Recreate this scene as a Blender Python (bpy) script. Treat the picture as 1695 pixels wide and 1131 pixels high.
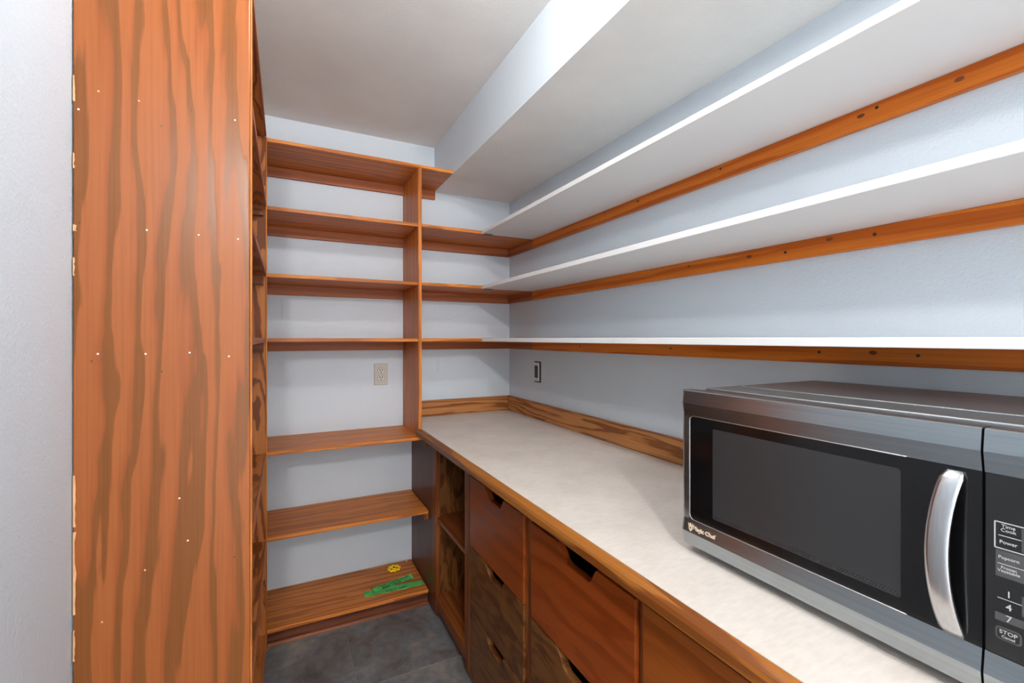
import bpy, bmesh, math, random
from mathutils import Vector, Matrix

random.seed(7)
for o in list(bpy.data.objects):
    bpy.data.objects.remove(o, do_unlink=True)
S = bpy.context.scene
COL = S.collection

# ------------------------------------------------------------------ camera, world, exposure
cam_d = bpy.data.cameras.new('camera')
cam = bpy.data.objects.new('camera', cam_d)
COL.objects.link(cam)
cam_d.sensor_width = 36.0
cam_d.lens = 743.83 * 36.0 / 1695.0
cam_d.shift_y = -4.85 / 1695.0
cam_d.clip_start = 0.02
cam.location = (0, 0, 1.3152)
cam.rotation_euler = (math.pi / 2, 0, -0.4671)
S.camera = cam

W = bpy.data.worlds.new('world')
S.world = W
W.use_nodes = True
W.node_tree.nodes['Background'].inputs[0].default_value = (1.0, 1.0, 1.0, 1)
W.node_tree.nodes['Background'].inputs[1].default_value = 6.3

S.view_settings.view_transform = 'Standard'
S.view_settings.look = 'None'
S.view_settings.gamma = 1.0
S.view_settings.use_curve_mapping = False
S.view_settings.exposure = -0.15
S.cycles.diffuse_bounces = 8
BULB_A = 325.0
BULB_B = 850.0

# ------------------------------------------------------------------ measures (metres)
D = 2.52          # wall_back
XR = 1.2524       # wall_right
XL = -0.369       # wall_left
YR = -1.60        # wall_rear
ZC = 2.4154       # ceiling
XS, ZS = 0.769, 2.1623        # soffit
FY = 2.194        # front plane of the upper back shelves
FY2 = 2.172       # front plane of the lower back shelves
XLF = -0.070      # front plane of the left unit
SZ = [2.1779, 1.8859, 1.5958, 1.3166, 0.8314, 0.4657, 0.0733]   # shelf tops
T = 0.0165
XF = 0.6356       # cabinet face plane
ZT = 0.8715       # worktop
XC = 0.595

# ------------------------------------------------------------------ helpers
def lin(r, g, b):
    def f(c):
        c /= 255.0
        return c / 12.92 if c <= 0.04045 else ((c + 0.055) / 1.055) ** 2.4
    return (f(r), f(g), f(b), 1.0)

ORG = {}

def put(o, world, parent=None):
    """place o at a world point under an unrotated parent"""
    w = Vector(world)
    ORG[o.name] = w
    if parent is not None:
        o.parent = parent
        o.location = w - ORG[parent.name]
    else:
        o.location = w
    return o

def tag(o, label=None, cat=None, group=None, kind=None):
    if label: o['label'] = label
    if cat: o['category'] = cat
    if group: o['group'] = group
    if kind: o['kind'] = kind
    return o

def thing(name, loc, label, cat, group=None):
    o = bpy.data.objects.new(name, None)
    COL.objects.link(o)
    o.empty_display_size = 0.05
    put(o, loc)
    return tag(o, label, cat, group)

def mesh_obj(name, bm, mats, world, parent=None, smooth=False):
    me = bpy.data.meshes.new(name)
    bmesh.ops.recalc_face_normals(bm, faces=bm.faces)
    bm.to_mesh(me)
    bm.free()
    if not isinstance(mats, (list, tuple)):
        mats = [mats]
    for m in mats:
        me.materials.append(m)
    if smooth:
        for p in me.polygons:
            p.use_smooth = True
    o = bpy.data.objects.new(name, me)
    COL.objects.link(o)
    return put(o, world, parent)

def bm_box(bm, x0, x1, y0, y1, z0, z1, c=(0, 0, 0), bevel=0.0, seg=2):
    r = bmesh.ops.create_cube(bm, size=1.0)
    vs = r['verts']
    for v in vs:
        v.co = Vector(((x0 + x1) / 2 + v.co.x * (x1 - x0) - c[0],
                       (y0 + y1) / 2 + v.co.y * (y1 - y0) - c[1],
                       (z0 + z1) / 2 + v.co.z * (z1 - z0) - c[2]))
    if bevel > 0:
        es = list({e for v in vs for e in v.link_edges})
        bmesh.ops.bevel(bm, geom=es, offset=bevel, segments=seg, affect='EDGES', profile=0.5)
    return vs

def box(name, x0, x1, y0, y1, z0, z1, mat, parent=None, bevel=0.0012, seg=2):
    x0, x1 = min(x0, x1), max(x0, x1)
    y0, y1 = min(y0, y1), max(y0, y1)
    c = ((x0 + x1) / 2, (y0 + y1) / 2, (z0 + z1) / 2)
    bm = bmesh.new()
    bm_box(bm, x0, x1, y0, y1, z0, z1, c, bevel, seg)
    return mesh_obj(name, bm, mat, c, parent)

def prism_x(name, pts, x0, x1, mat, parent=None, bevel=0.0):
    """polygon of (y, z) points extruded along X"""
    cy = sum(p[0] for p in pts) / len(pts)
    cz = sum(p[1] for p in pts) / len(pts)
    cx = (x0 + x1) / 2
    bm = bmesh.new()
    vs = [bm.verts.new((x0 - cx, p[0] - cy, p[1] - cz)) for p in pts]
    f = bm.faces.new(vs)
    r = bmesh.ops.extrude_face_region(bm, geom=[f])
    nv = [g for g in r['geom'] if isinstance(g, bmesh.types.BMVert)]
    for v in nv:
        v.co.x += x1 - x0
    if bevel > 0:
        es = [e for e in bm.edges if abs(e.verts[0].co.x - e.verts[1].co.x) < 1e-6]
        bmesh.ops.bevel(bm, geom=es, offset=bevel, segments=2, affect='EDGES', profile=0.5)
    return mesh_obj(name, bm, mat, (cx, cy, cz), parent)

def cyl(name, axis, centre, r, h, mat, parent=None, seg=16, r2=None, smooth=False):
    bm = bmesh.new()
    bmesh.ops.create_cone(bm, cap_ends=True, segments=seg, radius1=r, radius2=r if r2 is None else r2, depth=h)
    if axis == 'x':
        bmesh.ops.rotate(bm, verts=bm.verts, matrix=Matrix.Rotation(-math.pi / 2, 3, 'Y'))
    elif axis == 'y':
        bmesh.ops.rotate(bm, verts=bm.verts, matrix=Matrix.Rotation(math.pi / 2, 3, 'X'))
    return mesh_obj(name, bm, mat, centre, parent, smooth)

def round_rect(w, h, r, n=6):
    pts = []
    for cx, cy, a0 in ((w / 2 - r, h / 2 - r, 0), (-w / 2 + r, h / 2 - r, 90), (-w / 2 + r, -h / 2 + r, 180), (w / 2 - r, -h / 2 + r, 270)):
        for k in range(n + 1):
            a = math.radians(a0 + 90 * k / n)
            pts.append((cx + r * math.cos(a), cy + r * math.sin(a)))
    return pts

def text_mesh(body, size, mat, origin, ux, uy, parent, name='lettering', depth=0.0002, align='LEFT', bold=0.0, shear=0.0, label=None):
    cu = bpy.data.curves.new('t', 'FONT')
    cu.body = body
    cu.size = size
    cu.align_x = align
    cu.align_y = 'CENTER'
    cu.extrude = depth
    cu.offset = bold
    cu.shear = shear
    cu.resolution_u = 3
    cu.space_line = 0.85
    to = bpy.data.objects.new('t', cu)
    COL.objects.link(to)
    dg = bpy.context.evaluated_depsgraph_get()
    dg.update()
    me = bpy.data.meshes.new_from_object(to.evaluated_get(dg))
    bpy.data.objects.remove(to, do_unlink=True)
    ux, uy = Vector(ux).normalized(), Vector(uy).normalized()
    uz = ux.cross(uy)
    m = Matrix((ux, uy, uz)).transposed().to_4x4()
    me.transform(m)
    me.materials.clear()
    me.materials.append(mat)
    o = bpy.data.objects.new(name, me)
    COL.objects.link(o)
    put(o, origin, parent)
    if label: o['label'] = label
    return o

# ------------------------------------------------------------------ materials
def new_mat(name):
    m = bpy.data.materials.new(name)
    m.use_nodes = True
    nt = m.node_tree
    b = nt.nodes['Principled BSDF']
    return m, nt, b

def N(nt, t, **kw):
    n = nt.nodes.new(t)
    for k, v in kw.items():
        setattr(n, k, v)
    return n

def L(nt, a, b):
    nt.links.new(a, b)

def math_n(nt, op, a, b=None, c=None):
    n = N(nt, 'ShaderNodeMath', operation=op)
    for i, v in enumerate((a, b, c)):
        if v is None: continue
        if hasattr(v, 'is_output'): L(nt, v, n.inputs[i])
        else: n.inputs[i].default_value = v
    return n.outputs[0]

def ramp(nt, fac, stops, interp='LINEAR'):
    r = N(nt, 'ShaderNodeValToRGB')
    r.color_ramp.interpolation = interp
    e = r.color_ramp.elements
    while len(e) > 1: e.remove(e[0])
    e[0].position, e[0].color = stops[0]
    for p, c in stops[1:]:
        x = e.new(p)
        x.color = c
    L(nt, fac, r.inputs[0])
    return r.outputs[0]

def mix(nt, fac, a, b, mode='MIX'):
    n = N(nt, 'ShaderNodeMix', data_type='RGBA', blend_type=mode)
    for s, v in ((0, fac), (6, a), (7, b)):
        if hasattr(v, 'is_output'): L(nt, v, n.inputs[s])
        else: n.inputs[s].default_value = v
    return n.outputs[2]

def noise(nt, vec, scale, detail=2.0, rough=0.5, dist=0.0):
    n = N(nt, 'ShaderNodeTexNoise')
    n.inputs['Scale'].default_value = scale
    n.inputs['Detail'].default_value = detail
    n.inputs['Roughness'].default_value = rough
    n.inputs['Distortion'].default_value = dist
    L(nt, vec, n.inputs['Vector'])
    return n.outputs['Fac']

def coords(nt, scale=(1, 1, 1), rnd=True):
    tc = N(nt, 'ShaderNodeTexCoord')
    v = tc.outputs['Object']
    if rnd:
        oi = N(nt, 'ShaderNodeObjectInfo')
        add = N(nt, 'ShaderNodeVectorMath', operation='ADD')
        k = N(nt, 'ShaderNodeVectorMath', operation='SCALE')
        k.inputs[0].default_value = (13.7, 7.3, 29.1)
        L(nt, oi.outputs['Random'], k.inputs['Scale'])
        L(nt, v, add.inputs[0])
        L(nt, k.outputs[0], add.inputs[1])
        v = add.outputs[0]
    mp = N(nt, 'ShaderNodeMapping')
    mp.inputs['Scale'].default_value = scale
    L(nt, v, mp.inputs[0])
    return mp.outputs[0]

def bump(nt, b, height, strength, dist=0.001):
    n = N(nt, 'ShaderNodeBump')
    n.inputs['Strength'].default_value = strength
    n.inputs['Distance'].default_value = dist
    L(nt, height, n.inputs['Height'])
    L(nt, n.outputs[0], b.inputs['Normal'])

WOODS = {}
def wood(kind, axis):
    """stained wood with the grain along the object's own axis"""
    if (kind, axis) in WOODS: return WOODS[(kind, axis)]
    K = dict(
        # light, mid, dark, across freq, along freq, contour count, roughness, fine-line strength
        panel=(lin(144, 82, 40), lin(136, 74, 35), lin(116, 69, 31), 6.0, 0.7, 6.0, 0.34, 0.3, 20.0),
        shelf=(lin(206, 126, 54), lin(196, 115, 47), lin(168, 95, 37), 10.0, 0.9, 4.5, 0.4, 0.4, 24.0),
        ply=(lin(184, 114, 58), lin(166, 96, 46), lin(120, 64, 28), 7.0, 1.8, 7.0, 0.42, 0.35, 8.0),
        cleat=(lin(172, 104, 66), lin(164, 96, 60), lin(152, 86, 52), 8.0, 0.5, 3.0, 0.45, 0.3, 20.0),
        ledger=(lin(206, 114, 34), lin(197, 104, 28), lin(178, 88, 21), 14.0, 0.6, 3.0, 0.36, 0.4, 30.0),
        oak=(lin(186, 128, 76), lin(172, 112, 62), lin(132, 80, 42), 14.0, 1.0, 6.0, 0.4, 0.5, 30.0),
        nosing=(lin(156, 98, 42), lin(144, 86, 34), lin(118, 66, 26), 14.0, 0.7, 4.0, 0.34, 0.4, 14.0),
        red=(lin(140, 64, 20), lin(135, 59, 17), lin(126, 53, 13), 7.0, 1.2, 3.0, 0.32, 0.25, 14.0),
        door=(lin(142, 74, 26), lin(135, 68, 22), lin(126, 61, 18), 7.0, 1.0, 3.0, 0.32, 0.25, 14.0),
        brown=(lin(112, 70, 32), lin(103, 61, 26), lin(82, 45, 18), 16.0, 4.0, 5.0, 0.38, 0.4, 10.0),
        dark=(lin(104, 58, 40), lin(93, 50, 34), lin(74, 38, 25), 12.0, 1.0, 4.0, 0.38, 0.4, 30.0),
        frame=(lin(136, 76, 34), lin(124, 66, 28), lin(106, 53, 21), 12.0, 0.8, 3.0, 0.38, 0.4, 20.0),
    )[kind]
    la, mi, da, fa, fl, cnt, rg, fine, across = K
    m, nt, b = new_mat('wood_%s_%s' % (kind, axis))
    i = 'xyz'.index(axis)
    sc = [fa] * 3
    sc[i] = fl
    v = coords(nt, tuple(sc))
    b.inputs['Specular IOR Level'].default_value = 0.25
    n1 = noise(nt, v, 1.0, 4.5, 0.48, 0.5)
    k = math_n(nt, 'MULTIPLY', n1, cnt)
    sx = N(nt, 'ShaderNodeSeparateXYZ')
    L(nt, coords(nt, (1, 1, 1)), sx.inputs[0])
    oth = [q for q in range(3) if q != i]
    ac = math_n(nt, 'ADD', sx.outputs[oth[0]], sx.outputs[oth[1]])
    wv = noise(nt, v, 2.6, 2.0)
    k = math_n(nt, 'MULTIPLY_ADD', ac, across, k)
    k = math_n(nt, 'MULTIPLY_ADD', wv, 0.9, k)
    fr = math_n(nt, 'FRACT', k)
    base = ramp(nt, fr, [(0.0, da), (0.05, la), (0.42, la), (0.64, mi), (0.72, da), (1.0, da)])
    n2 = noise(nt, v, 0.45, 2.0)
    tone = ramp(nt, n2, [(0.3, (0.82, 0.74, 0.68, 1)), (0.7, (1.06, 1.06, 1.06, 1))])
    col = mix(nt, 0.7, base, tone, 'MULTIPLY')
    s2 = [170.0] * 3
    s2[i] = 2.5
    n3 = noise(nt, coords(nt, tuple(s2)), 1.0, 3.0, 0.6)
    fl_ = ramp(nt, n3, [(0.34, (0.62, 0.56, 0.5, 1)), (0.56, (1, 1, 1, 1))])
    col = mix(nt, fine, col, fl_, 'MULTIPLY')
    L(nt, col, b.inputs['Base Color'])
    rr = math_n(nt, 'MULTIPLY_ADD', fr, -0.12, rg + 0.08)
    L(nt, rr, b.inputs['Roughness'])
    bump(nt, b, n3, 0.12, 0.0006)
    WOODS[(kind, axis)] = m
    return m

def paint(name, col, rough=0.55, bscale=260.0, bstr=0.25, mott=0.05, bd=0.001):
    m, nt, b = new_mat(name)
    v = coords(nt, (1, 1, 1), rnd=False)
    n = noise(nt, v, 2.2, 4.0, 0.6)
    c = ramp(nt, n, [(0.3, tuple(x * (1 - mott) for x in col[:3]) + (1,)), (0.7, tuple(min(1, x * (1 + mott)) for x in col[:3]) + (1,))])
    L(nt, c, b.inputs['Base Color'])
    b.inputs['Roughness'].default_value = rough
    h = noise(nt, v, bscale, 3.0, 0.6)
    bump(nt, b, h, bstr, bd)
    return m

def plain(name, col, rough=0.5, metal=0.0, mott=0.0, spec=0.5):
    m, nt, b = new_mat(name)
    v = coords(nt, (1, 1, 1))
    n = noise(nt, v, 40.0, 2.0)
    c = ramp(nt, n, [(0.3, tuple(x * (1 - mott) for x in col[:3]) + (1,)), (0.7, tuple(x * (1 + mott) for x in col[:3]) + (1,))])
    L(nt, c, b.inputs['Base Color'])
    b.inputs['Roughness'].default_value = rough
    b.inputs['Metallic'].default_value = metal
    b.inputs['Specular IOR Level'].default_value = spec
    return m

M_WALL = paint('wall_paint_blue_grey', lin(200, 209, 217), 0.6, 170.0, 0.75, 0.025, 0.0015)
M_CEIL = paint('ceiling_paint_greige', lin(229, 228, 225), 0.8, 130.0, 0.8, 0.06, 0.002)
M_WHITE = paint('white_shelf_paint', lin(219, 218, 217), 0.42, 40.0, 0.06, 0.012)
M_IVORY = plain('ivory_plastic', lin(190, 184, 172), 0.4)
M_IVORY2 = plain('ivory_plastic_face', lin(206, 201, 190), 0.35)
M_BLACKP = plain('black_plastic', lin(22, 22, 23), 0.4)
M_SLOT = plain('slot_black', lin(14, 13, 12), 0.7)
M_STEEL_D = plain('dark_screw_steel', lin(78, 66, 56), 0.4, 0.8)
M_HARD = plain('grey_hardware_steel', lin(70, 70, 72), 0.4, 0.7)
M_YELLOW = plain('yellow_enamel', lin(255, 214, 10), 0.4, 0.0, 0.05)
M_TAPE = plain('green_tape', lin(128, 232, 136), 0.55, 0.0, 0.08)
M_INK = plain('black_marker_ink', lin(18, 34, 28), 0.6)
M_CHIP = plain('white_paint_chip', lin(230, 222, 212), 0.7)
M_TOE = plain('black_toe_kick', lin(26, 26, 28), 0.6)
M_JOINT_GLINT = plain('floor_joint_glint', lin(172, 168, 160), 0.8)  # light grey in the joints paints the glint of tile bevels catching light
M_GREYW = plain('white_plastic', lin(222, 222, 220), 0.4)
M_BOXD = plain('dark_wall_box', lin(52, 54, 58), 0.6)

def tile_mat():
    m, nt, b = new_mat('slate_vinyl_tile')
    v = coords(nt, (1, 1, 1))
    n1 = noise(nt, v, 5.0, 5.0, 0.62, 0.6)
    n2 = noise(nt, v, 26.0, 4.0, 0.65, 0.3)
    c = ramp(nt, n1, [(0.30, lin(76, 72, 72)), (0.44, lin(104, 97, 93)), (0.54, lin(112, 114, 116)), (0.68, lin(138, 128, 119))])
    d = ramp(nt, n2, [(0.3, (0.62, 0.6, 0.6, 1)), (0.62, (1.08, 1.08, 1.08, 1))])
    L(nt, mix(nt, 0.8, c, d, 'MULTIPLY'), b.inputs['Base Color'])
    b.inputs['Roughness'].default_value = 0.42
    bump(nt, b, n2, 0.15, 0.0006)
    return m
M_TILE = tile_mat()

def laminate():
    m, nt, b = new_mat('beige_laminate')
    v = coords(nt, (1, 1, 1), rnd=False)
    n1 = noise(nt, v, 7.0, 4.0, 0.6)
    n2 = noise(nt, coords(nt, (40, 160, 40), rnd=False), 1.0, 3.0)
    c = ramp(nt, n1, [(0.3, lin(206, 196, 187)), (0.7, lin(218, 210, 202))])
    d = ramp(nt, n2, [(0.3, (0.93, 0.93, 0.93, 1)), (0.7, (1.03, 1.03, 1.03, 1))])
    L(nt, mix(nt, 1.0, c, d, 'MULTIPLY'), b.inputs['Base Color'])
    b.inputs['Roughness'].default_value = 0.5
    return m
M_LAM = laminate()

def steel(name, col, rough, axis):
    m, nt, b = new_mat(name)
    sc = [300.0] * 3
    sc['xyz'.index(axis)] = 3.0
    n = noise(nt, coords(nt, tuple(sc)), 1.0, 3.0)
    c = ramp(nt, n, [(0.3, tuple(x * 0.92 for x in col[:3]) + (1,)), (0.7, tuple(x * 1.06 for x in col[:3]) + (1,))])
    L(nt, c, b.inputs['Base Color'])
    b.inputs['Metallic'].default_value = 1.0
    b.inputs['Roughness'].default_value = rough
    bump(nt, b, n, 0.05, 0.0002)
    return m
M_STEEL = steel('brushed_stainless', lin(164, 171, 176), 0.24, 'y')
M_STEELB = steel('stainless_handle', lin(196, 196, 197), 0.26, 'z')
M_STEELT = steel('stainless_top_cover', lin(150, 153, 156), 0.36, 'y')
M_GLASS = plain('black_door_glass', lin(9, 9, 10), 0.12)
M_MESH = plain('dark_window_screen', lin(44, 44, 45), 0.22)
M_PANEL_K = plain('black_control_panel', lin(26, 26, 27), 0.28)
M_PRINT = plain('light_grey_print', lin(176, 176, 176), 0.5)
M_PRINT2 = plain('mid_grey_print', lin(70, 70, 71), 0.45)
M_GOLD = plain('pale_gold_lettering', lin(226, 204, 178), 0.4, 0.3)
M_RAW = plain('bare_plywood_edge', lin(196, 150, 104), 0.6, 0.0, 0.12)

def emis(name, col, s):
    m, nt, b = new_mat(name)
    b.inputs['Base Color'].default_value = col
    b.inputs['Emission Color'].default_value = col
    b.inputs['Emission Strength'].default_value = s
    return m

# ------------------------------------------------------------------ setting
WT = 0.10
def wall(name, *a, mat=M_WALL):
    return tag(box(name, *a, mat, None, 0.0), kind='structure')
wall('wall_back', XL - WT, XR + WT, D, D + WT, -0.1, ZC)
wall('wall_right', XR, XR + WT, YR, D, -0.1, ZC)
wall('wall_left', XL - WT, XL, YR, D, -0.1, ZC)
# rear wall with the doorway to the house
bm = bmesh.new()
c = (0.44, YR - WT / 2, 1.2)
DX0, DX1, DZ = -0.30, 1.10, 2.16
bm_box(bm, XL - WT, DX0, YR - WT, YR, -0.1, ZC, c)
bm_box(bm, DX1, XR + WT, YR - WT, YR, -0.1, ZC, c)
bm_box(bm, DX0, DX1, YR - WT, YR, DZ, ZC, c)
tag(mesh_obj('wall_rear', bm, M_WALL, c), kind='structure')
ceil = tag(box('ceiling', XL - WT, XR + WT, YR - WT, D + WT, ZC, ZC + 0.1, M_CEIL, None, 0.0), kind='structure')
# soffit: wall paint on its side, ceiling paint underneath
bm = bmesh.new()
c = ((XS + XR) / 2, (YR + D) / 2, (ZS + ZC) / 2)
bm_box(bm, XS, XR, YR, D, ZS, ZC, c)
so = mesh_obj('soffit', bm, [M_WALL, M_CEIL], c, ceil)
for p in so.data.polygons:
    if p.normal.z < -0.5: p.material_index = 1
# floor with separate tiles
floor = tag(box('floor', XL - WT, XR + WT, YR - WT, D + WT, -0.1, -0.0025, M_JOINT_GLINT, None, 0.0), kind='structure')
RH, RW, G = 0.457, 0.914, 0.0007
row = 0
y = 1.763
ys = [1.763 + RH * k for k in range(-8, 3)]
for k, y0 in enumerate(ys):
    y1 = min(y0 + RH, D)
    y0 = max(y0, YR - WT)
    if y1 - y0 < 0.03: continue
    off = 0.2447 if (k % 2 == 0) else 0.2447 + RW * 0.5
    for j in range(-2, 3):
        x0, x1 = max(off + RW * j, XL), min(off + RW * (j + 1), XR)
        if x1 - x0 < 0.03: continue
        box('tile', x0 + G / 2, x1 - G / 2, y0 + 0.0014, y1 - 0.0014, -0.004, 0.0, M_TILE, floor, 0.0008, 1)

# ------------------------------------------------------------------ back shelving
U = thing('shelving_unit', ((0.1), FY, 0), 'stained wood shelving built across the back wall with one upright divider', 'shelving')
XDL, XDR = 0.5866, 0.6040
X0 = XL + 0.0008
for i, z in enumerate(SZ):
    fy = FY if i < 4 else FY2
    x1 = (XS - 0.0008, XDL, XDL, XDL, 0.622, XF - 0.003, XF - 0.003)[i]
    box('shelf', X0, x1, fy, D - 0.0008, z - T, z, wood('shelf', 'x'), U, 0.0022)
    # back cleat under the board
    if i < 4:
        hz = 0.0475
        box('cleat', X0, (XS - 0.001 if i == 0 else XDL), D - 0.019, D - 0.0008, z - T - hz, z - T, wood('cleat', 'x'), U)
for i in (1, 2, 3):
    z = SZ[i]
    box('shelf', XDR, XR - 0.0008, FY, D - 0.0008, z - T, z, wood('shelf', 'x'), U, 0.0022)
    box('cleat', XDR, XR - 0.0008, D - 0.019, D - 0.0008, z - T - 0.0475, z - T, wood('cleat', 'x'), U)
    box('cleat', XR - 0.0188, XR - 0.0008, FY + 0.001, D - 0.0195, z - T - 0.0475, z - T, wood('cleat', 'y'), U)
box('upright', XDL + 0.0002, XDR - 0.0002, FY - 0.004, D - 0.0008, SZ[4], SZ[0] - T, wood('shelf', 'z'), U, 0.002)
# end cleats carrying the lower boards against the cabinet
for z in (SZ[4], SZ[5]):
    box('cleat', XF - 0.022, XF - 0.002, FY2 - 0.010 if z == SZ[4] else FY2 + 0.004, D - 0.001, z - T - 0.030, z - T - 0.0002, wood('frame', 'y'), U)
box('toe_board', X0, XF - 0.003, FY2 + 0.012, FY2 + 0.030, 0.0, SZ[6] - T, wood('dark', 'x'), U)
bm = bmesh.new()
n = 6
c = ((X0 + XF) / 2, FY2 + 0.012, 0.0)
pts = [(0, 0)] + [(-0.012 * math.cos(a), 0.014 * math.sin(a)) for a in [math.pi / 2 * k / n for k in range(n + 1)]]
va = [bm.verts.new((X0 - c[0], p[0], p[1])) for p in pts]
vb = [bm.verts.new((XF - 0.003 - c[0], p[0], p[1])) for p in pts]
bm.faces.new(va); bm.faces.new(vb)
for k in range(len(pts)):
    bm.faces.new((va[k], va[(k + 1) % len(pts)], vb[(k + 1) % len(pts)], vb[k]))
mesh_obj('quarter_round', bm, wood('frame', 'x'), c, U)

# ------------------------------------------------------------------ left shelving (seen edge-on)
PY0, PY1 = 1.158, 1.178
FL = 2.1695     # far end of the left unit
LU = thing('shelving_unit', (-0.2, PY0, 0), 'plywood shelving along the side wall ending in a tall bare end panel', 'shelving')
box('end_panel', XL + 0.002, XLF, PY0, PY1, 0.0, 2.205, wood('panel', 'z'), LU, 0.0025)
box('edge_band', XLF + 0.0001, XLF + 0.0035, PY0 - 0.0005, PY1, 0.0, 2.205, wood('shelf', 'z'), LU, 0.001)
box('end_panel', XL + 0.001, XLF - 0.004, FL - 0.0195, FL - 0.0015, 0.0, SZ[0] - T, wood('ply', 'z'), LU, 0.0015)
box('edge_band', XLF - 0.0039, XLF + 0.001, FL - 0.022, FL - 0.0015, 0.0, SZ[0] - T, wood('shelf', 'z'), LU, 0.001)
for i, z in enumerate(SZ):
    y1 = FL - 0.0197 if i else FL - 0.001
    box('shelf', XL + 0.001, XLF - 0.008, PY1 + 0.0003, y1, z - T, z, wood('ply', 'y'), LU, 0.0012)
    box('shelf_edge', XLF - 0.0078, XLF - 0.001, PY1 + 0.0003, FL - 0.0225, z - T - 0.0005, z + 0.0005, wood('cleat', 'y'), LU, 0.0012)
    if i:
        box('cleat', XL + 0.001, XLF - 0.012, FL - 0.0385, FL - 0.02, z - T - 0.042, z - T, wood('frame', 'x'), LU)
# chipped, bare spots down the wall edge of the panel and small filled nail holes
random.seed(3)
for z, h, w in ((1.66, 0.03, 0.003), (1.53, 0.012, 0.006), (1.455, 0.035, 0.003), (1.00, 0.10, 0.004), (0.86, 0.16, 0.005), (1.80, 0.05, 0.003), (0.72, 0.06, 0.003)):
    pts = []
    for k in range(9): pts.append((XL + 0.0022, z - h / 2 + h * k / 8))
    for k in range(8, -1, -1): pts.append((XL + 0.0026 + w * random.uniform(0.3, 1.0), z - h / 2 + h * k / 8))
    bm = bmesh.new()
    cx = XL + 0.003
    f = bm.faces.new([bm.verts.new((p[0] - cx, 0, p[1] - z)) for p in pts])
    r = bmesh.ops.extrude_face_region(bm, geom=[f])
    for g in r['geom']:
        if isinstance(g, bmesh.types.BMVert): g.co.y -= 0.0003
    mesh_obj('chipped_spot', bm, M_RAW, (cx, PY0 - 0.0001, z), LU)
def panel_pt(px, py):
    th, f, cy = 0.4671, 743.83, 560.65
    u, v = (px - 847.5) / f, -(py - cy) / f
    d = Vector((u * math.cos(th) + math.sin(th), -u * math.sin(th) + math.cos(th), v))
    t = PY0 / d.y
    return d.x * t, 1.3152 + d.z * t
for px, py, m in ((163, 151, M_RAW), (230, 167, M_RAW), (317, 183, M_STEEL_D), (389, 199, M_CHIP), (130, 181, M_CHIP), (267, 209, M_STEEL_D), (243, 381, M_CHIP), (132, 369, M_STEEL_D), (394, 396, M_CHIP), (329, 389, M_CHIP),
                  (162, 586, M_CHIP), (241, 586, M_CHIP), (314, 584, M_CHIP), (379, 590, M_CHIP), (152, 598, M_STEEL_D), (268, 615, M_STEEL_D), (297, 825, M_CHIP), (311, 895, M_CHIP), (388, 922, M_STEEL_D), (240, 944, M_RAW), (169, 1030, M_RAW)):
    x, z = panel_pt(px, py)
    cyl('nail_head', 'y', (x, PY0 - 0.0002, z), 0.0018, 0.0008, m, LU, 8)

# ------------------------------------------------------------------ white wall shelves on the side wall
YE = -0.62
wl = ('highest white painted wall shelf on an orange ledger, just under the soffit',
      'middle white painted wall shelf on an orange ledger strip',
      'lowest white painted wall shelf on an orange ledger, above the microwave')
SCR = ([(1192.7, 279.7), (1451.4, 178), (1000, 352)], [(1447.6, 388), (1140, 441), (1300, 418)], [(1356, 583), (1519.8, 588.9), (960, 573.5), (1110, 577)])
KNOT = ([(1424.8, 192), (1588, 131), (1055.7, 333)], [(1373, 396), (1240, 425)], [(1445, 584)])
def wall_pt(px, py, X):
    th, f, cy = 0.4671, 743.83, 560.65
    u, v = (px - 847.5) / f, -(py - cy) / f
    d = Vector((u * math.cos(th) + math.sin(th), -u * math.sin(th) + math.cos(th), v))
    t = X / d.x
    return d.y * t, 1.3152 + d.z * t
M_KNOT = plain('wood_knot', lin(112, 52, 18), 0.45, 0.0, 0.25)
for i in (1, 2, 3):
    z = SZ[i]
    w = thing('wall_shelf', (XR, FY, z - T), wl[i - 1], 'shelf', None)
    box('board', 0.928, XR - 0.0008, YE, FY - 0.0008, z - T - 0.0006, z + 0.0008, M_WHITE, w, 0.0016)
    box('ledger', XR - 0.0188, XR - 0.0008, YE, FY - 0.0008, z - T - 0.048, z - T - 0.0008, wood('ledger', 'y'), w, 0.0015)
    for p in SCR[i - 1]:
        yy, zz = wall_pt(*p, XR - 0.0188)
        zz = min(max(zz, z - T - 0.042), z - T - 0.008)
        cyl('screw', 'x', (XR - 0.0191, yy, zz), 0.0038, 0.0012, M_STEEL_D, w, 12)
    for p in KNOT[i - 1]:
        yy, zz = wall_pt(*p, XR - 0.0188)
        zz = min(max(zz, z - T - 0.040), z - T - 0.010)
        o = cyl('knot', 'x', (XR - 0.0189, yy, zz), 0.0055, 0.0004, M_KNOT, w, 14)
        o.scale = (1, 1.5, 0.9)
    # small steel mending plate bridging the joint to the back shelf
    bm = bmesh.new()
    bm_box(bm, -0.022, 0.022, -0.020, 0.020, -0.0012, 0.0, (0, 0, 0), 0.0005, 1)
    for sx in (-1, 1):
        r = bmesh.ops.create_cone(bm, cap_ends=True, segments=10, radius1=0.004, radius2=0.004, depth=0.002)
        bmesh.ops.translate(bm, verts=r['verts'], vec=(sx * 0.012, 0.008, -0.0018))
    if i == 3:
        mesh_obj('mending_plate', bm, M_HARD, (0.962, FY, z + 0.0022), w)
    else:
        mesh_obj('mending_plate', bm, M_HARD, (0.962, FY, z - T - 0.0008), w)

# ------------------------------------------------------------------ worktop
WTOP = thing('worktop', (0.9, 0.9, ZT - 0.04), 'long beige laminate worktop with wooden front edge under the microwave', 'worktop')
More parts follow.
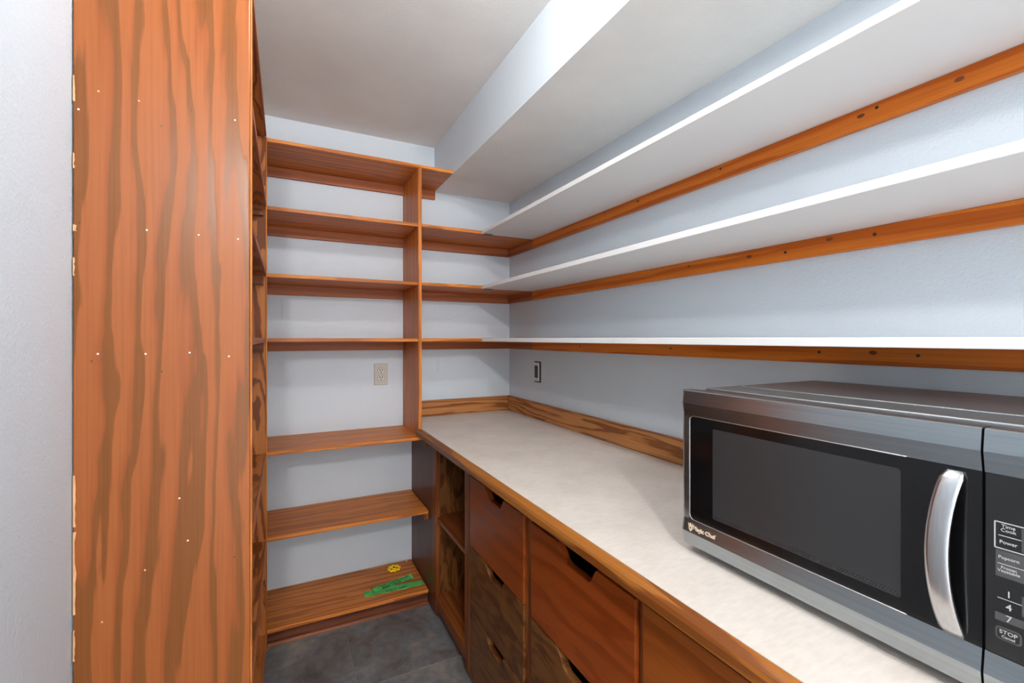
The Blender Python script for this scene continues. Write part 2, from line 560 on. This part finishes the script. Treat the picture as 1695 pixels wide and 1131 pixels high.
# laminate slab, notched round the foot of the shelving upright
bm = bmesh.new()
c = (0.9, 0.9, ZT - 0.012)
out = [(XC + 0.002, YE), (XR - 0.001, YE), (XR - 0.001, D - 0.001), (XDR + 0.0015, D - 0.001), (XDR + 0.0015, FY - 0.006), (XC + 0.002, FY - 0.006)]
vs = [bm.verts.new((p[0] - c[0], p[1] - c[1], -0.012)) for p in out]
f = bm.faces.new(vs)
r = bmesh.ops.extrude_face_region(bm, geom=[f])
for g in r['geom']:
    if isinstance(g, bmesh.types.BMVert): g.co.z += 0.024
mesh_obj('laminate_top', bm, M_LAM, c, WTOP)
box('core', XC + 0.012, XR - 0.001, YE, FY - 0.006, ZT - 0.0395, ZT - 0.0242, wood('frame', 'y'), WTOP, 0.0)
# front edge: proud strip with a rounded top, narrow dark strip of the laminate showing above
bm = bmesh.new()
prof = [(XC + 0.0018, ZT - 0.033), (XC - 0.018, ZT - 0.033), (XC - 0.0195, ZT - 0.0315), (XC - 0.0195, ZT - 0.016), (XC - 0.0165, ZT - 0.009), (XC - 0.006, ZT - 0.0035), (XC + 0.0018, ZT - 0.0012)]
c = (XC, (YE + FY) / 2, ZT - 0.02)
va = [bm.verts.new((p[0] - c[0], YE - c[1], p[1] - c[2])) for p in prof]
vb = [bm.verts.new((p[0] - c[0], FY - 0.007 - c[1], p[1] - c[2])) for p in prof]
bm.faces.new(va); bm.faces.new(vb)
for k in range(len(prof)):
    bm.faces.new((va[k], va[(k + 1) % len(prof)], vb[(k + 1) % len(prof)], vb[k]))
mesh_obj('front_edge', bm, wood('nosing', 'y'), c, WTOP)
tag(box('backsplash_board', XDR + 0.001, XR - 0.0205, D - 0.0195, D - 0.001, ZT + 0.0003, 0.9613, wood('oak', 'x'), None, 0.002),
    'short oak backsplash board on the back wall below the outlet level', 'backsplash')
tag(box('backsplash_board', XR - 0.0198, XR - 0.001, YE, D - 0.001, ZT + 0.0003, 0.9613, wood('oak', 'y'), None, 0.002),
    'long oak backsplash board running along the worktop behind the microwave', 'backsplash')

# ------------------------------------------------------------------ base cabinets
ZB = ZT - 0.0402
XB = XR - 0.004
FR = XF + 0.019       # back of the face frame
def carcass(parent, y0, y1, open_face=True, floor_z=0.075, inner='ply'):
    """hollow body: two sides, back, bottom, plus toe kick"""
    m = wood('brown', 'z')
    box('side_panel', FR, XB, y0, y0 + 0.012, 0.0, ZB, m, parent, 0.0)
    box('side_panel', FR, XB, y1 - 0.012, y1, 0.0, ZB, m, parent, 0.0)
    box('back_panel', XB - 0.006, XB, y0 + 0.0125, y1 - 0.0125, floor_z, ZB, m, parent, 0.0)
    box('bottom_panel', FR, XB - 0.0065, y0 + 0.0125, y1 - 0.0125, floor_z, floor_z + 0.016, wood('frame', 'y'), parent, 0.0)
    box('toe_kick', XF + 0.05, XF + 0.06, y0 + 0.0125, y1 - 0.0125, 0.0, floor_z - 0.0005, M_TOE, parent, 0.0)

def notch_front(name, y0, y1, z0, z1, mat, parent, yc=None, w=0.150, d=0.034):
    """drawer front with a finger scoop cut into the top edge"""
    pts = [(y0, z0), (y1, z0), (y1, z1)]
    if yc is not None:
        n = 8
        def dep(t): return d * t * t * (3 - 2 * t)
        for k in range(n + 1):
            t = k / n
            pts.append((yc + w / 2 - 0.052 * t, z1 - dep(t)))
        for k in range(n + 1):
            t = 1 - k / n
            pts.append((yc - w / 2 + 0.030 * t, z1 - dep(t)))
    pts.append((y0, z1))
    return prism_x(name, pts, XF - 0.008, XF + 0.012, mat, parent, 0.0016)

# open shelf cabinet in the corner, with its blank filler panel behind the lower shelves
CA = thing('open_cabinet', (0.9, 1.86, 0), 'open wooden base cabinet with one inner shelf, between shelving and drawers', 'cabinet')
carcass(CA, 1.648, 2.092)
box('filler_panel', XF, FR, 2.1075, D - 0.001, 0.0, ZB, wood('dark', 'z'), CA, 0.003)
box('stile', XF - 0.003, FR, 2.052, 2.107, 0.012, ZB, wood('frame', 'z'), CA, 0.003)
box('stile', XF - 0.003, FR, 1.6205, 1.672, 0.012, ZB, wood('frame', 'z'), CA, 0.003)
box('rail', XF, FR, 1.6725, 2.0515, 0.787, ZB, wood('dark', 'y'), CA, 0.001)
box('rail', XF, FR, 1.6725, 2.0515, 0.040, 0.094, wood('frame', 'y'), CA, 0.002)
box('shelf', XF + 0.004, XB - 0.007, 1.661, 2.079, 0.452, 0.470, wood('frame', 'y'), CA, 0.002)
# drawer cabinets
C1 = thing('drawer_cabinet', (0.9, 1.38, 0), 'narrow stack of three wooden drawers beside the open cabinet', 'cabinet')
carcass(C1, 1.1275, 1.6195)
box('stile', XF, FR, 1.1275, 1.1690, 0.012, ZB, wood('frame', 'z'), C1, 0.002)
box('stile', XF - 0.002, FR - 0.002, 1.6030, 1.6195, 0.012, ZB, wood('frame', 'z'), C1, 0.002)
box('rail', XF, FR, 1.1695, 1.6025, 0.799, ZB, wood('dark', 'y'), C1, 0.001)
for z0, z1, k in ((0.529, 0.793, 'red'), (0.2865, 0.5255, 'brown'), (0.030, 0.283, 'brown')):
    d_ = notch_front('drawer_front', 1.1705, 1.6015, z0, z1, wood(k, 'y'), C1, 1.383, 0.160, 0.036)
    if k == 'red': d_['label'] = 'reddish drawer front with finger scoop'
C2 = thing('drawer_cabinet', (0.9, 0.88, 0), 'wide wooden drawer cabinet between the narrow drawer stack and plain door', 'cabinet')
carcass(C2, 0.6785, 1.1265)
box('stile', XF, FR, 0.6790, 0.6905, 0.012, ZB, wood('frame', 'z'), C2, 0.002)
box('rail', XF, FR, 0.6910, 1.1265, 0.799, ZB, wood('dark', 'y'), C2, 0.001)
for z0, z1, k in ((0.519, 0.790, 'red'), (0.2735, 0.5155, 'brown'), (0.030, 0.270, 'brown')):
    d_ = notch_front('drawer_front', 0.6950, 1.1250, z0, z1, wood(k, 'y'), C2, 0.906, 0.172, 0.040)
    if k == 'red': d_['label'] = 'reddish drawer front with finger scoop'
C3 = thing('door_cabinet', (0.9, 0.1, 0), 'wooden base cabinet with plain flat doors under the microwave', 'cabinet')
carcass(C3, YE + 0.01, 0.678)
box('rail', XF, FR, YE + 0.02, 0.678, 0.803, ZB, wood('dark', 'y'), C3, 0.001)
for a, b_ in ((0.030, 0.6770), (YE + 0.012, 0.026)):
    prism_x('door', [(a, 0.03), (b_, 0.03), (b_, 0.794), (a, 0.794)], XF - 0.008, XF + 0.012, wood('door', 'y'), C3, 0.005)

# ------------------------------------------------------------------ microwave
MX = 0.740
MYL, MYS, MYR = 0.6815, 0.2256, 0.112       # left end, door seam, right end
MZ0, MZ1 = 0.8885, 1.2085
MW = thing('microwave', (0.97, 0.4, ZT), 'stainless steel countertop microwave oven with black glass door', 'microwave')
box('body', MX + 0.034, 1.188, MYR + 0.006, MYL - 0.004, MZ0 + 0.006, MZ1 - 0.003, M_STEELT, MW, 0.004, 3)
# embossed cover on top
bm = bmesh.new()
c = (0.98, 0.4, MZ1)
bm_box(bm, 0.792, 1.178, MYR + 0.02, MYL - 0.018, MZ1 - 0.004, MZ1 + 0.0025, c, 0.0028, 3)
bm_box(bm, 0.870, 1.150, MYR + 0.05, MYL - 0.045, MZ1 + 0.0015, MZ1 + 0.0052, c, 0.0025, 3)
mesh_obj('top_cover', bm, M_STEELT, c, MW)
for yy in (MYL - 0.05, MYR + 0.05):
    for xx in (MX + 0.06, 1.15):
        cyl('foot', 'z', (xx, yy, (ZT + MZ0 + 0.006) / 2), 0.014, MZ0 + 0.006 - ZT, M_BLACKP, MW, 16)

WZ0, WZ1 = 0.9445, 1.1565
def front_frame(name, y0, y1, mat, parent, left_end):
    """stainless front: slab, creased top band, creased bottom band and, at the left end, a narrow stile"""
    c = (MX + 0.01, (y0 + y1) / 2, (MZ0 + MZ1) / 2)
    bm = bmesh.new()
    bm_box(bm, MX + 0.0085, MX + 0.0335, y0 + 0.0002, y1 - (0.004 if left_end else 0.0002), MZ0 + 0.010, MZ1 - 0.003, c)
    top = [(0.0335, MZ1, 0, 0), (0.0062, MZ1, 0, 0), (0.0035, MZ1 - 0.0018, 1, 0), (0.0, 1.1815, 1, 0), (0.0045, WZ1, 1, 0), (0.0335, WZ1, 0, 0)]
    bot = [(0.0335, MZ0, 0, 1), (0.0090, MZ0, 0, 1), (0.0045, MZ0 + 0.003, 1, 1), (0.0, 0.9180, 1, 0.4), (0.0045, WZ0, 1, 0), (0.0335, WZ0, 0, 0)]
    stl = [(0.0335, WZ0, 0, 0), (0.0035, WZ0, 1, 0), (0.0030, (WZ0 + WZ1) / 2, 1, 0), (0.0035, WZ1, 1, 0), (0.0335, WZ1, 0, 0)]
    ends = [(0.012, 0, 0.0), (0.006, 0.0002, 0.0012), (0.0025, 0.0012, 0.0040), (0.0006, 0.0032, 0.0075), (0.0, 0.0055, 0.0110)]
    def sweep(prof, ya):
        secs = [(ya, 0.0, 0.0)]
        if left_end:
            secs += [(y1 - d, dx, dz) for d, dx, dz in ends if y1 - d > ya]
        else:
            secs += [(y1, 0.0, 0.0)]
        R = []
        for yy, dx, dz in secs:
            R.append([bm.verts.new((MX + p[0] + dx * p[2] - c[0], yy - c[1], p[1] + dz * p[3] - c[2])) for p in prof])
        n = len(prof)
        for a, b in zip(R, R[1:]):
            for k in range(n):
                bm.faces.new((a[k], a[(k + 1) % n], b[(k + 1) % n], b[k]))
        bm.faces.new(R[0]); bm.faces.new(R[-1])
    sweep(top, y0)
    sweep(bot, y0)
    if left_end:
        sweep(stl, 0.6625)
    return mesh_obj(name, bm, mat, c, parent)

door = front_frame('door', MYS + 0.0012, MYL, M_STEEL, MW, True)
door['label'] = 'stainless door surround'
def rr_plate(name, y0, y1, z0, z1, x, th, rad, mat, parent):
    cy, cz = (y0 + y1) / 2, (z0 + z1) / 2
    pts = [(cy + p[0], cz + p[1]) for p in round_rect(y1 - y0, z1 - z0, rad)]
    return prism_x(name, pts, x, x + th, mat, parent, 0.0)
glass = rr_plate('door_glass', MYS + 0.0013, 0.6622, WZ0 + 0.0003, WZ1 - 0.0003, MX + 0.0052, 0.003, 0.0098, M_GLASS, door)
# squared-off right end of the glass at the door seam
for q in glass.data.vertices:
    if q.co.y < -0.2: q.co.z = math.copysign((WZ1 - WZ0) / 2 - 0.0003, q.co.z); q.co.y = min(q.co.y, -0.2175)
# bright lip around the left end of the glass
path = [(0.30, WZ1), (0.6525, WZ1)] + [(0.6525 + 0.010 * math.sin(t), WZ1 - 0.010 + 0.010 * math.cos(t)) for t in [math.pi / 2 * k / 6 for k in range(1, 7)]]
path += [(0.6525 + 0.010 * math.cos(t), WZ0 + 0.010 - 0.010 * math.sin(t)) for t in [math.pi / 2 * k / 6 for k in range(0, 7)]] + [(0.30, WZ0)]
bm = bmesh.new()
R_ = []
for k, p in enumerate(path):
    a_ = path[max(0, k - 1)]; b_ = path[min(len(path) - 1, k + 1)]
    t_ = Vector((b_[0] - a_[0], b_[1] - a_[1])).normalized()
    n_ = Vector((t_.y, -t_.x))
    R_.append([bm.verts.new((0.0011 * math.sin(q), p[0] - 0.5 + n_.x * 0.0011 * math.cos(q), p[1] - 1.05 + n_.y * 0.0011 * math.cos(q))) for q in [2 * math.pi * j / 6 for j in range(6)]])
for a_, b_ in zip(R_, R_[1:]):
    for j in range(6):
        bm.faces.new((a_[j], a_[(j + 1) % 6], b_[(j + 1) % 6], b_[j]))
mesh_obj('glass_lip', bm, M_STEELB, (MX + 0.0048, 0.5, 1.05), door, True)
rr_plate('window_screen', 0.3065, 0.607, 0.9630, 1.1385, MX + 0.0047, 0.0006, 0.004, M_MESH, door)
# perforation rows along the lower edge of the window
bm = bmesh.new()
for k in range(70):
    yy = 0.60 - k * 0.0042
    for j in range(2):
        r = bmesh.ops.create_circle(bm, cap_ends=True, segments=6, radius=0.0008)
        for v in r['verts']:
            v.co = Vector((0, v.co.x + yy - 0.45 + j * 0.0021, v.co.y + j * 0.0035))
pf = mesh_obj('perforation', bm, M_GLASS, (MX + 0.00465, 0.45, 0.9665), door)
pf['kind'] = 'stuff'
# bowed handle
bm = bmesh.new()
rings = []
hz0, hz1, n = 0.9445, 1.1515, 22
for k in range(n + 1):
    t = k / n
    z = hz0 + (hz1 - hz0) * t
    bow = 1 - (2 * t - 1) ** 2
    xo = MX + 0.004 - 0.024 * bow ** 0.75 - 0.002
    yc = 0.2510 + 0.0095 * bow
    hw = 0.0118
    th = 0.007
    if k in (0, n): hw *= 0.72
    arc = [(-1, 0.35), (-0.94, 0.0), (-0.6, -0.12), (0, -0.2), (0.6, -0.12), (0.94, 0.0), (1, 0.35), (0.9, 1.0), (-0.9, 1.0)]
    rings.append([bm.verts.new((xo + th * a[1] - MX, yc - a[0] * hw - 0.255, z - 1.05)) for a in arc])
for a, b in zip(rings, rings[1:]):
    for k in range(len(a)):
        bm.faces.new((a[k], a[(k + 1) % len(a)], b[(k + 1) % len(b)], b[k]))
bm.faces.new(rings[0]); bm.faces.new(rings[-1])
h = mesh_obj('handle', bm, M_STEELB, (MX, 0.255, 1.05), door, True)
h['label'] = 'bowed stainless door handle'
for zz in (0.952, 1.144):
    box('handle_post', MX + 0.001, MX + 0.0066, 0.246, 0.258, zz - 0.004, zz + 0.004, M_BLACKP, door, 0.001)
# brand lettering with the little hat-and-face emblem
UX, UZ = (0, -1, 0), (0, 0, 1)
text_mesh('Magic Chef', 0.0118, M_GOLD, (MX + 0.0006, 0.6515, 0.9300), UX, UZ, door, 'lettering', 0.0006, 'LEFT', 0.00022, label='pale gold brand lettering')
emb = [(-0.0052, 0.0085), (-0.0026, 0.0040), (0.0, 0.0090), (0.0026, 0.0040), (0.0052, 0.0085), (0.0040, 0.0), (0.0046, -0.0025), (0.0022, -0.0060), (0.0, -0.0082), (-0.0022, -0.0060), (-0.0046, -0.0025), (-0.0040, 0.0)]
prism_x('emblem', [(0.6568 - p[0], 0.9285 + p[1]) for p in emb], MX - 0.0002, MX + 0.0012, M_GOLD, door)
prism_x('emblem', [(0.6568 + 0.0016 * math.cos(a), 0.9280 + 0.0016 * math.sin(a)) for a in [k * math.pi / 4 for k in range(8)]], MX - 0.0005, MX, M_BLACKP, door)
# control panel
cp = front_frame('control_panel', MYR, MYS - 0.0012, M_STEEL, MW, False)
box('keypad', MX + 0.0052, MX + 0.0082, MYR + 0.0003, MYS - 0.0013, WZ0 + 0.0003, WZ1 - 0.0003, M_PANEL_K, cp, 0.0004, 1)
KX = MX + 0.0050
def bar(y0, y1, z0, z1, m=M_PRINT, name='key_line', x=KX):
    box(name, x - 0.0002, x + 0.0004, y0, y1, z0, z1, m, cp, 0.0)
# outlined block of two rows
ky0, ky1 = 0.134, 0.2162
for z in (1.1010, 1.0705): bar(ky0, ky1, z - 0.0006, z + 0.0006)
for y in (ky0, ky1): bar(y - 0.0006, y + 0.0006, 1.0705, 1.1010)
bar(ky0 + 0.003, ky1 - 0.003, 1.0853, 1.0861)
for y in (0.1935, 0.158): bar(y - 0.0011, y + 0.0011, 1.0725, 1.0990, M_PRINT2)
# grey block
bar(ky0, 0.2155, 1.0375, 1.0685, M_PRINT2, 'key_block', KX + 0.0001)
bar(ky0 + 0.002, 0.2140, 1.0526, 1.0533)
bar(ky0 + 0.002, 0.2140, 1.0121, 1.0128)
for y in (0.1935, 0.158): bar(y - 0.0009, y + 0.0009, 1.0000, 1.0225, M_PRINT2)
bar(ky0, 0.2160, 0.9862, 0.9952, M_PRINT2, 'key_block', KX + 0.0001)
pts = [(0.2050 + p[0], 0.9720 + p[1]) for p in round_rect(0.0215, 0.0150, 0.004)]
prism_x('key', pts, KX - 0.0002, KX + 0.0004, M_PRINT2, cp)
pts = [(0.2050 + p[0], 0.9720 + p[1]) for p in round_rect(0.0180, 0.0115, 0.003)]
prism_x('key', pts, KX - 0.0004, KX, M_PANEL_K, cp)
pts = [(0.1790 + p[0], 0.9720 + p[1]) for p in round_rect(0.0215, 0.0150, 0.004)]
prism_x('key', pts, KX - 0.0002, KX + 0.0004, M_PRINT2, cp)
def kt(s, size, y, z, m=M_PRINT):
    text_mesh(s, size, m, (KX - 0.0006, y, z), UX, UZ, cp, 'key_print', 0.0001, 'CENTER', 0.00008)
kt('Time\nCook', 0.0055, 0.2050, 1.0948)
kt('Power', 0.0055, 0.2050, 1.0785)
kt('Popcorn', 0.0050, 0.2047, 1.0605)
kt('Frozen\nVegetable', 0.0046, 0.2047, 1.0470)
kt('1', 0.0105, 0.2046, 1.0192)
kt('4', 0.0105, 0.2046, 1.0045)
kt('7', 0.0105, 0.2046, 0.9908)
kt('STOP', 0.0062, 0.2050, 0.9740)
kt('Cancel', 0.0040, 0.2050, 0.9688)

# ------------------------------------------------------------------ outlet and switch
OU = thing('wall_outlet', (0.4666, D, 1.06), 'beige duplex electrical outlet on the back wall between shelves', 'outlet')
oc = (0.4666, 1.1197)
pts = round_rect(0.072, 0.118, 0.003)
bm = bmesh.new()
va = [bm.verts.new((p[0], -0.0005, p[1])) for p in pts]
vb = [bm.verts.new((p[0] * 0.93, -0.0060, p[1] * 0.95)) for p in pts]
bm.faces.new(va); bm.faces.new(vb)
for k in range(len(pts)):
    bm.faces.new((va[k], va[(k + 1) % len(pts)], vb[(k + 1) % len(pts)], vb[k]))
mesh_obj('cover_plate', bm, M_IVORY, (oc[0], D, oc[1]), OU)
def socket_part(name, pts, cx, cz, y0, y1, mat, parent):
    bm = bmesh.new()
    va = [bm.verts.new((p[0], y0, p[1])) for p in pts]
    vb = [bm.verts.new((p[0], y1, p[1])) for p in pts]
    bm.faces.new(va); bm.faces.new(vb)
    for k in range(len(pts)):
        bm.faces.new((va[k], va[(k + 1) % len(pts)], vb[(k + 1) % len(pts)], vb[k]))
    return mesh_obj(name, bm, mat, (cx, D, cz), parent)
for s in (-1, 1):
    cz = oc[1] + s * 0.0197
    pts = []
    for k in range(32):
        a = 2 * math.pi * k / 32
        pts.append((0.0175 * math.cos(a), max(-0.0142, min(0.0142, 0.0175 * math.sin(a)))))
    socket_part('socket_rim', [(p[0] * 1.07, p[1] * 1.08) for p in pts], oc[0], cz, -0.0055, -0.0063, M_BOXD, OU)
    rc = socket_part('receptacle', pts, oc[0], cz, -0.006, -0.0085, M_IVORY2, OU)
    for dx in (-0.0064, 0.0064):
        socket_part('slot', [(-0.0019, -0.0052), (0.0019, -0.0052), (0.0019, 0.0052), (-0.0019, 0.0052)], oc[0] + dx, cz + 0.004, -0.0083, -0.0089, M_SLOT, rc)
    socket_part('slot', [(0.0032 * math.cos(2 * math.pi * k / 12), 0.0032 * math.sin(2 * math.pi * k / 12)) for k in range(12)], oc[0], cz - 0.0078, -0.0083, -0.0089, M_SLOT, rc)
cyl('screw', 'y', (oc[0], D - 0.0066, oc[1]), 0.0028, 0.0016, M_IVORY2, OU, 12)

SW = thing('light_switch', (XR, 2.165, 1.07), 'uncovered switch with white strap and black rocker on the side wall', 'switch')
sc = (2.1645, 1.1300)
box('wall_box', XR - 0.0022, XR - 0.0002, 2.1290, 2.2000, 1.0720, 1.1885, M_BOXD, SW, 0.0004, 1)
box('strap', XR - 0.0050, XR - 0.0023, 2.1435, 2.1995, 1.0795, 1.1820, M_GREYW, SW, 0.0006, 1)
box('rocker', XR - 0.0080, XR - 0.0051, 2.1560, 2.1890, 1.0965, 1.1650, M_BLACKP, SW, 0.001, 1)
for z in (1.0870, 1.1745):
    cyl('screw', 'x', (XR - 0.0056, 2.1725, z), 0.0026, 0.0014, M_STEEL_D, SW, 10)

# ------------------------------------------------------------------ small things on the lowest shelf
z7 = SZ[6]
VH = thing('valve_handwheel', (0.519, 2.430, z7), 'small yellow scalloped valve handwheel lying on the lowest shelf', 'valve wheel')
bm = bmesh.new()
nr, nt_ = 72, 8
ring = []
for k in range(nr):
    a = 2 * math.pi * k / nr
    R0 = 0.0275 + 0.0035 * math.cos(8 * a)
    row = []
    for j in range(nt_):
        t = 2 * math.pi * j / nt_
        row.append(bm.verts.new(((R0 + 0.0042 * math.cos(t)) * math.cos(a), (R0 + 0.0042 * math.cos(t)) * math.sin(a), 0.0058 * math.sin(t))))
    ring.append(row)
for k in range(nr):
    for j in range(nt_):
        bm.faces.new((ring[k][j], ring[(k + 1) % nr][j], ring[(k + 1) % nr][(j + 1) % nt_], ring[k][(j + 1) % nt_]))
mesh_obj('rim', bm, M_YELLOW, (0.519, 2.430, z7 + 0.0125), VH, True)
for k in range(4):
    a = 2 * math.pi * (k + 0.5) / 4
    bm = bmesh.new()
    bm_box(bm, 0.004, 0.028, -0.0028, 0.0028, -0.0025, 0.0025, (0, 0, 0), 0.001, 1)
    bmesh.ops.rotate(bm, verts=bm.verts, matrix=Matrix.Rotation(a, 3, 'Z'))
    mesh_obj('spoke', bm, M_YELLOW, (0.519, 2.430, z7 + 0.0118), VH)
cyl('hub', 'z', (0.519, 2.430, z7 + 0.0088), 0.0095, 0.0176, M_YELLOW, VH, 20)
cyl('centre_hole', 'z', (0.519, 2.430, z7 + 0.0178), 0.0065, 0.0008, M_SLOT, VH, 12)

def tape(name, a, b, w, lift, label, lines, twist=0.0, seed=1):
    """a crumpled strip of tape from a to b (x, y) lying on the lowest shelf"""
    A, B = Vector(a), Vector(b)
    u = (B - A).normalized()
    v = Vector((-u.y, u.x))
    Ln = (B - A).length
    t = thing(name, (A.x, A.y, z7), label, 'tape')
    rnd = random.Random(seed)
    ph = [rnd.uniform(0, 6.28) for _ in range(4)]
    nu, nv = 40, 8
    bm = bmesh.new()
    g = []
    for i in range(nu + 1):
        s = i / nu
        row = []
        ww = w * (1.0 - 0.06 * math.sin(9 * s + ph[0]))
        if s < 0.06: ww *= 0.9
        for j in range(nv + 1):
            q = j / nv - 0.5
            p = A + u * (Ln * s) + v * (q * ww + 0.002 * math.sin(6 * s + ph[1]))
            zz = 0.0016 + 0.0008 * math.sin(22 * s + ph[2]) * math.cos(5 * q + ph[3]) + lift
            e = max(0.0, abs(s - 0.5) - 0.43) / 0.07
            zz += 0.011 * e * e * (0.5 + q * (1 if s < 0.5 else twist))
            row.append(bm.verts.new((p.x - A.x, p.y - A.y, zz)))
        g.append(row)
    top = []
    for i in range(nu):
        for j in range(nv):
            top.append(bm.faces.new((g[i][j], g[i + 1][j], g[i + 1][j + 1], g[i][j + 1])))
    bmesh.ops.solidify(bm, geom=top, thickness=0.0004)
    mesh_obj('strip', bm, M_TAPE, (A.x, A.y, z7), t, True)
    for s, fr, q, size in lines:
        o = A + u * (Ln * fr) + v * (q * w)
        text_mesh(s, size, M_INK, (o.x, o.y, z7 + 0.0030 + lift), (u.x, u.y, 0), (v.x, v.y, 0), t, 'handwriting', 0.0002, 'LEFT', 0.00012, 0.15, label='black marker handwriting')
    return t
tape('masking_tape', (0.340, 2.2600), (0.627, 2.2500), 0.050, 0.0, 'longer strip of green tape marked shut off, near the shelf front edge',
     [('SHUT  OFF', 0.34, -0.24, 0.021)], -1.0, 2)
tape('masking_tape', (0.378, 2.2760), (0.588, 2.3240), 0.046, 0.0030, 'shorter strip of green tape with two handwritten lines, nearer the yellow wheel',
     [('. H2O - UNDERNEATH', 0.16, 0.20, 0.0165), ('MAIN  VALVE', 0.22, -0.24, 0.0170)], 0.6, 5)
# paint chip
bm = bmesh.new()
bmesh.ops.create_icosphere(bm, subdivisions=1, radius=0.0055)
for v in bm.verts:
    v.co.z *= 0.55
    v.co.x *= 1.0 + 0.3 * math.sin(v.co.y * 900)
tag(mesh_obj('plaster_chip', bm, M_CHIP, (0.602, 2.497, z7 + 0.003)), 'tiny white plaster crumb at the back of the lowest shelf', 'crumb')

# ------------------------------------------------------------------ ceiling lights (out of frame, they cast the shelf shadows)
def globe(x, y, z, r, s, label, ztop):
    g = thing('ceiling_light', (x, y, ztop), label, 'lamp', 'ceiling globe lights')
    cyl('base', 'z', (x, y, ztop - 0.006), 0.06, 0.012, M_GREYW, g, 32)
    cyl('socket', 'z', (x, y, (ztop - 0.012 + z + r * 0.92) / 2), 0.02, max(0.004, ztop - 0.012 - z - r * 0.92), M_GREYW, g, 20)
    bm = bmesh.new()
    bmesh.ops.create_uvsphere(bm, u_segments=24, v_segments=12, radius=r)
    mesh_obj('bulb', bm, emis('bulb_glow', (1.0, 0.985, 0.96, 1), s), (x, y, z), g, True)
globe(0.28, 0.737, 2.350, 0.045, BULB_A, 'small glowing globe light on the ceiling above the worktop aisle', ZC)
globe(-0.21, -1.20, 2.270, 0.055, BULB_B, 'small glowing globe light on the ceiling near the doorway', ZC)
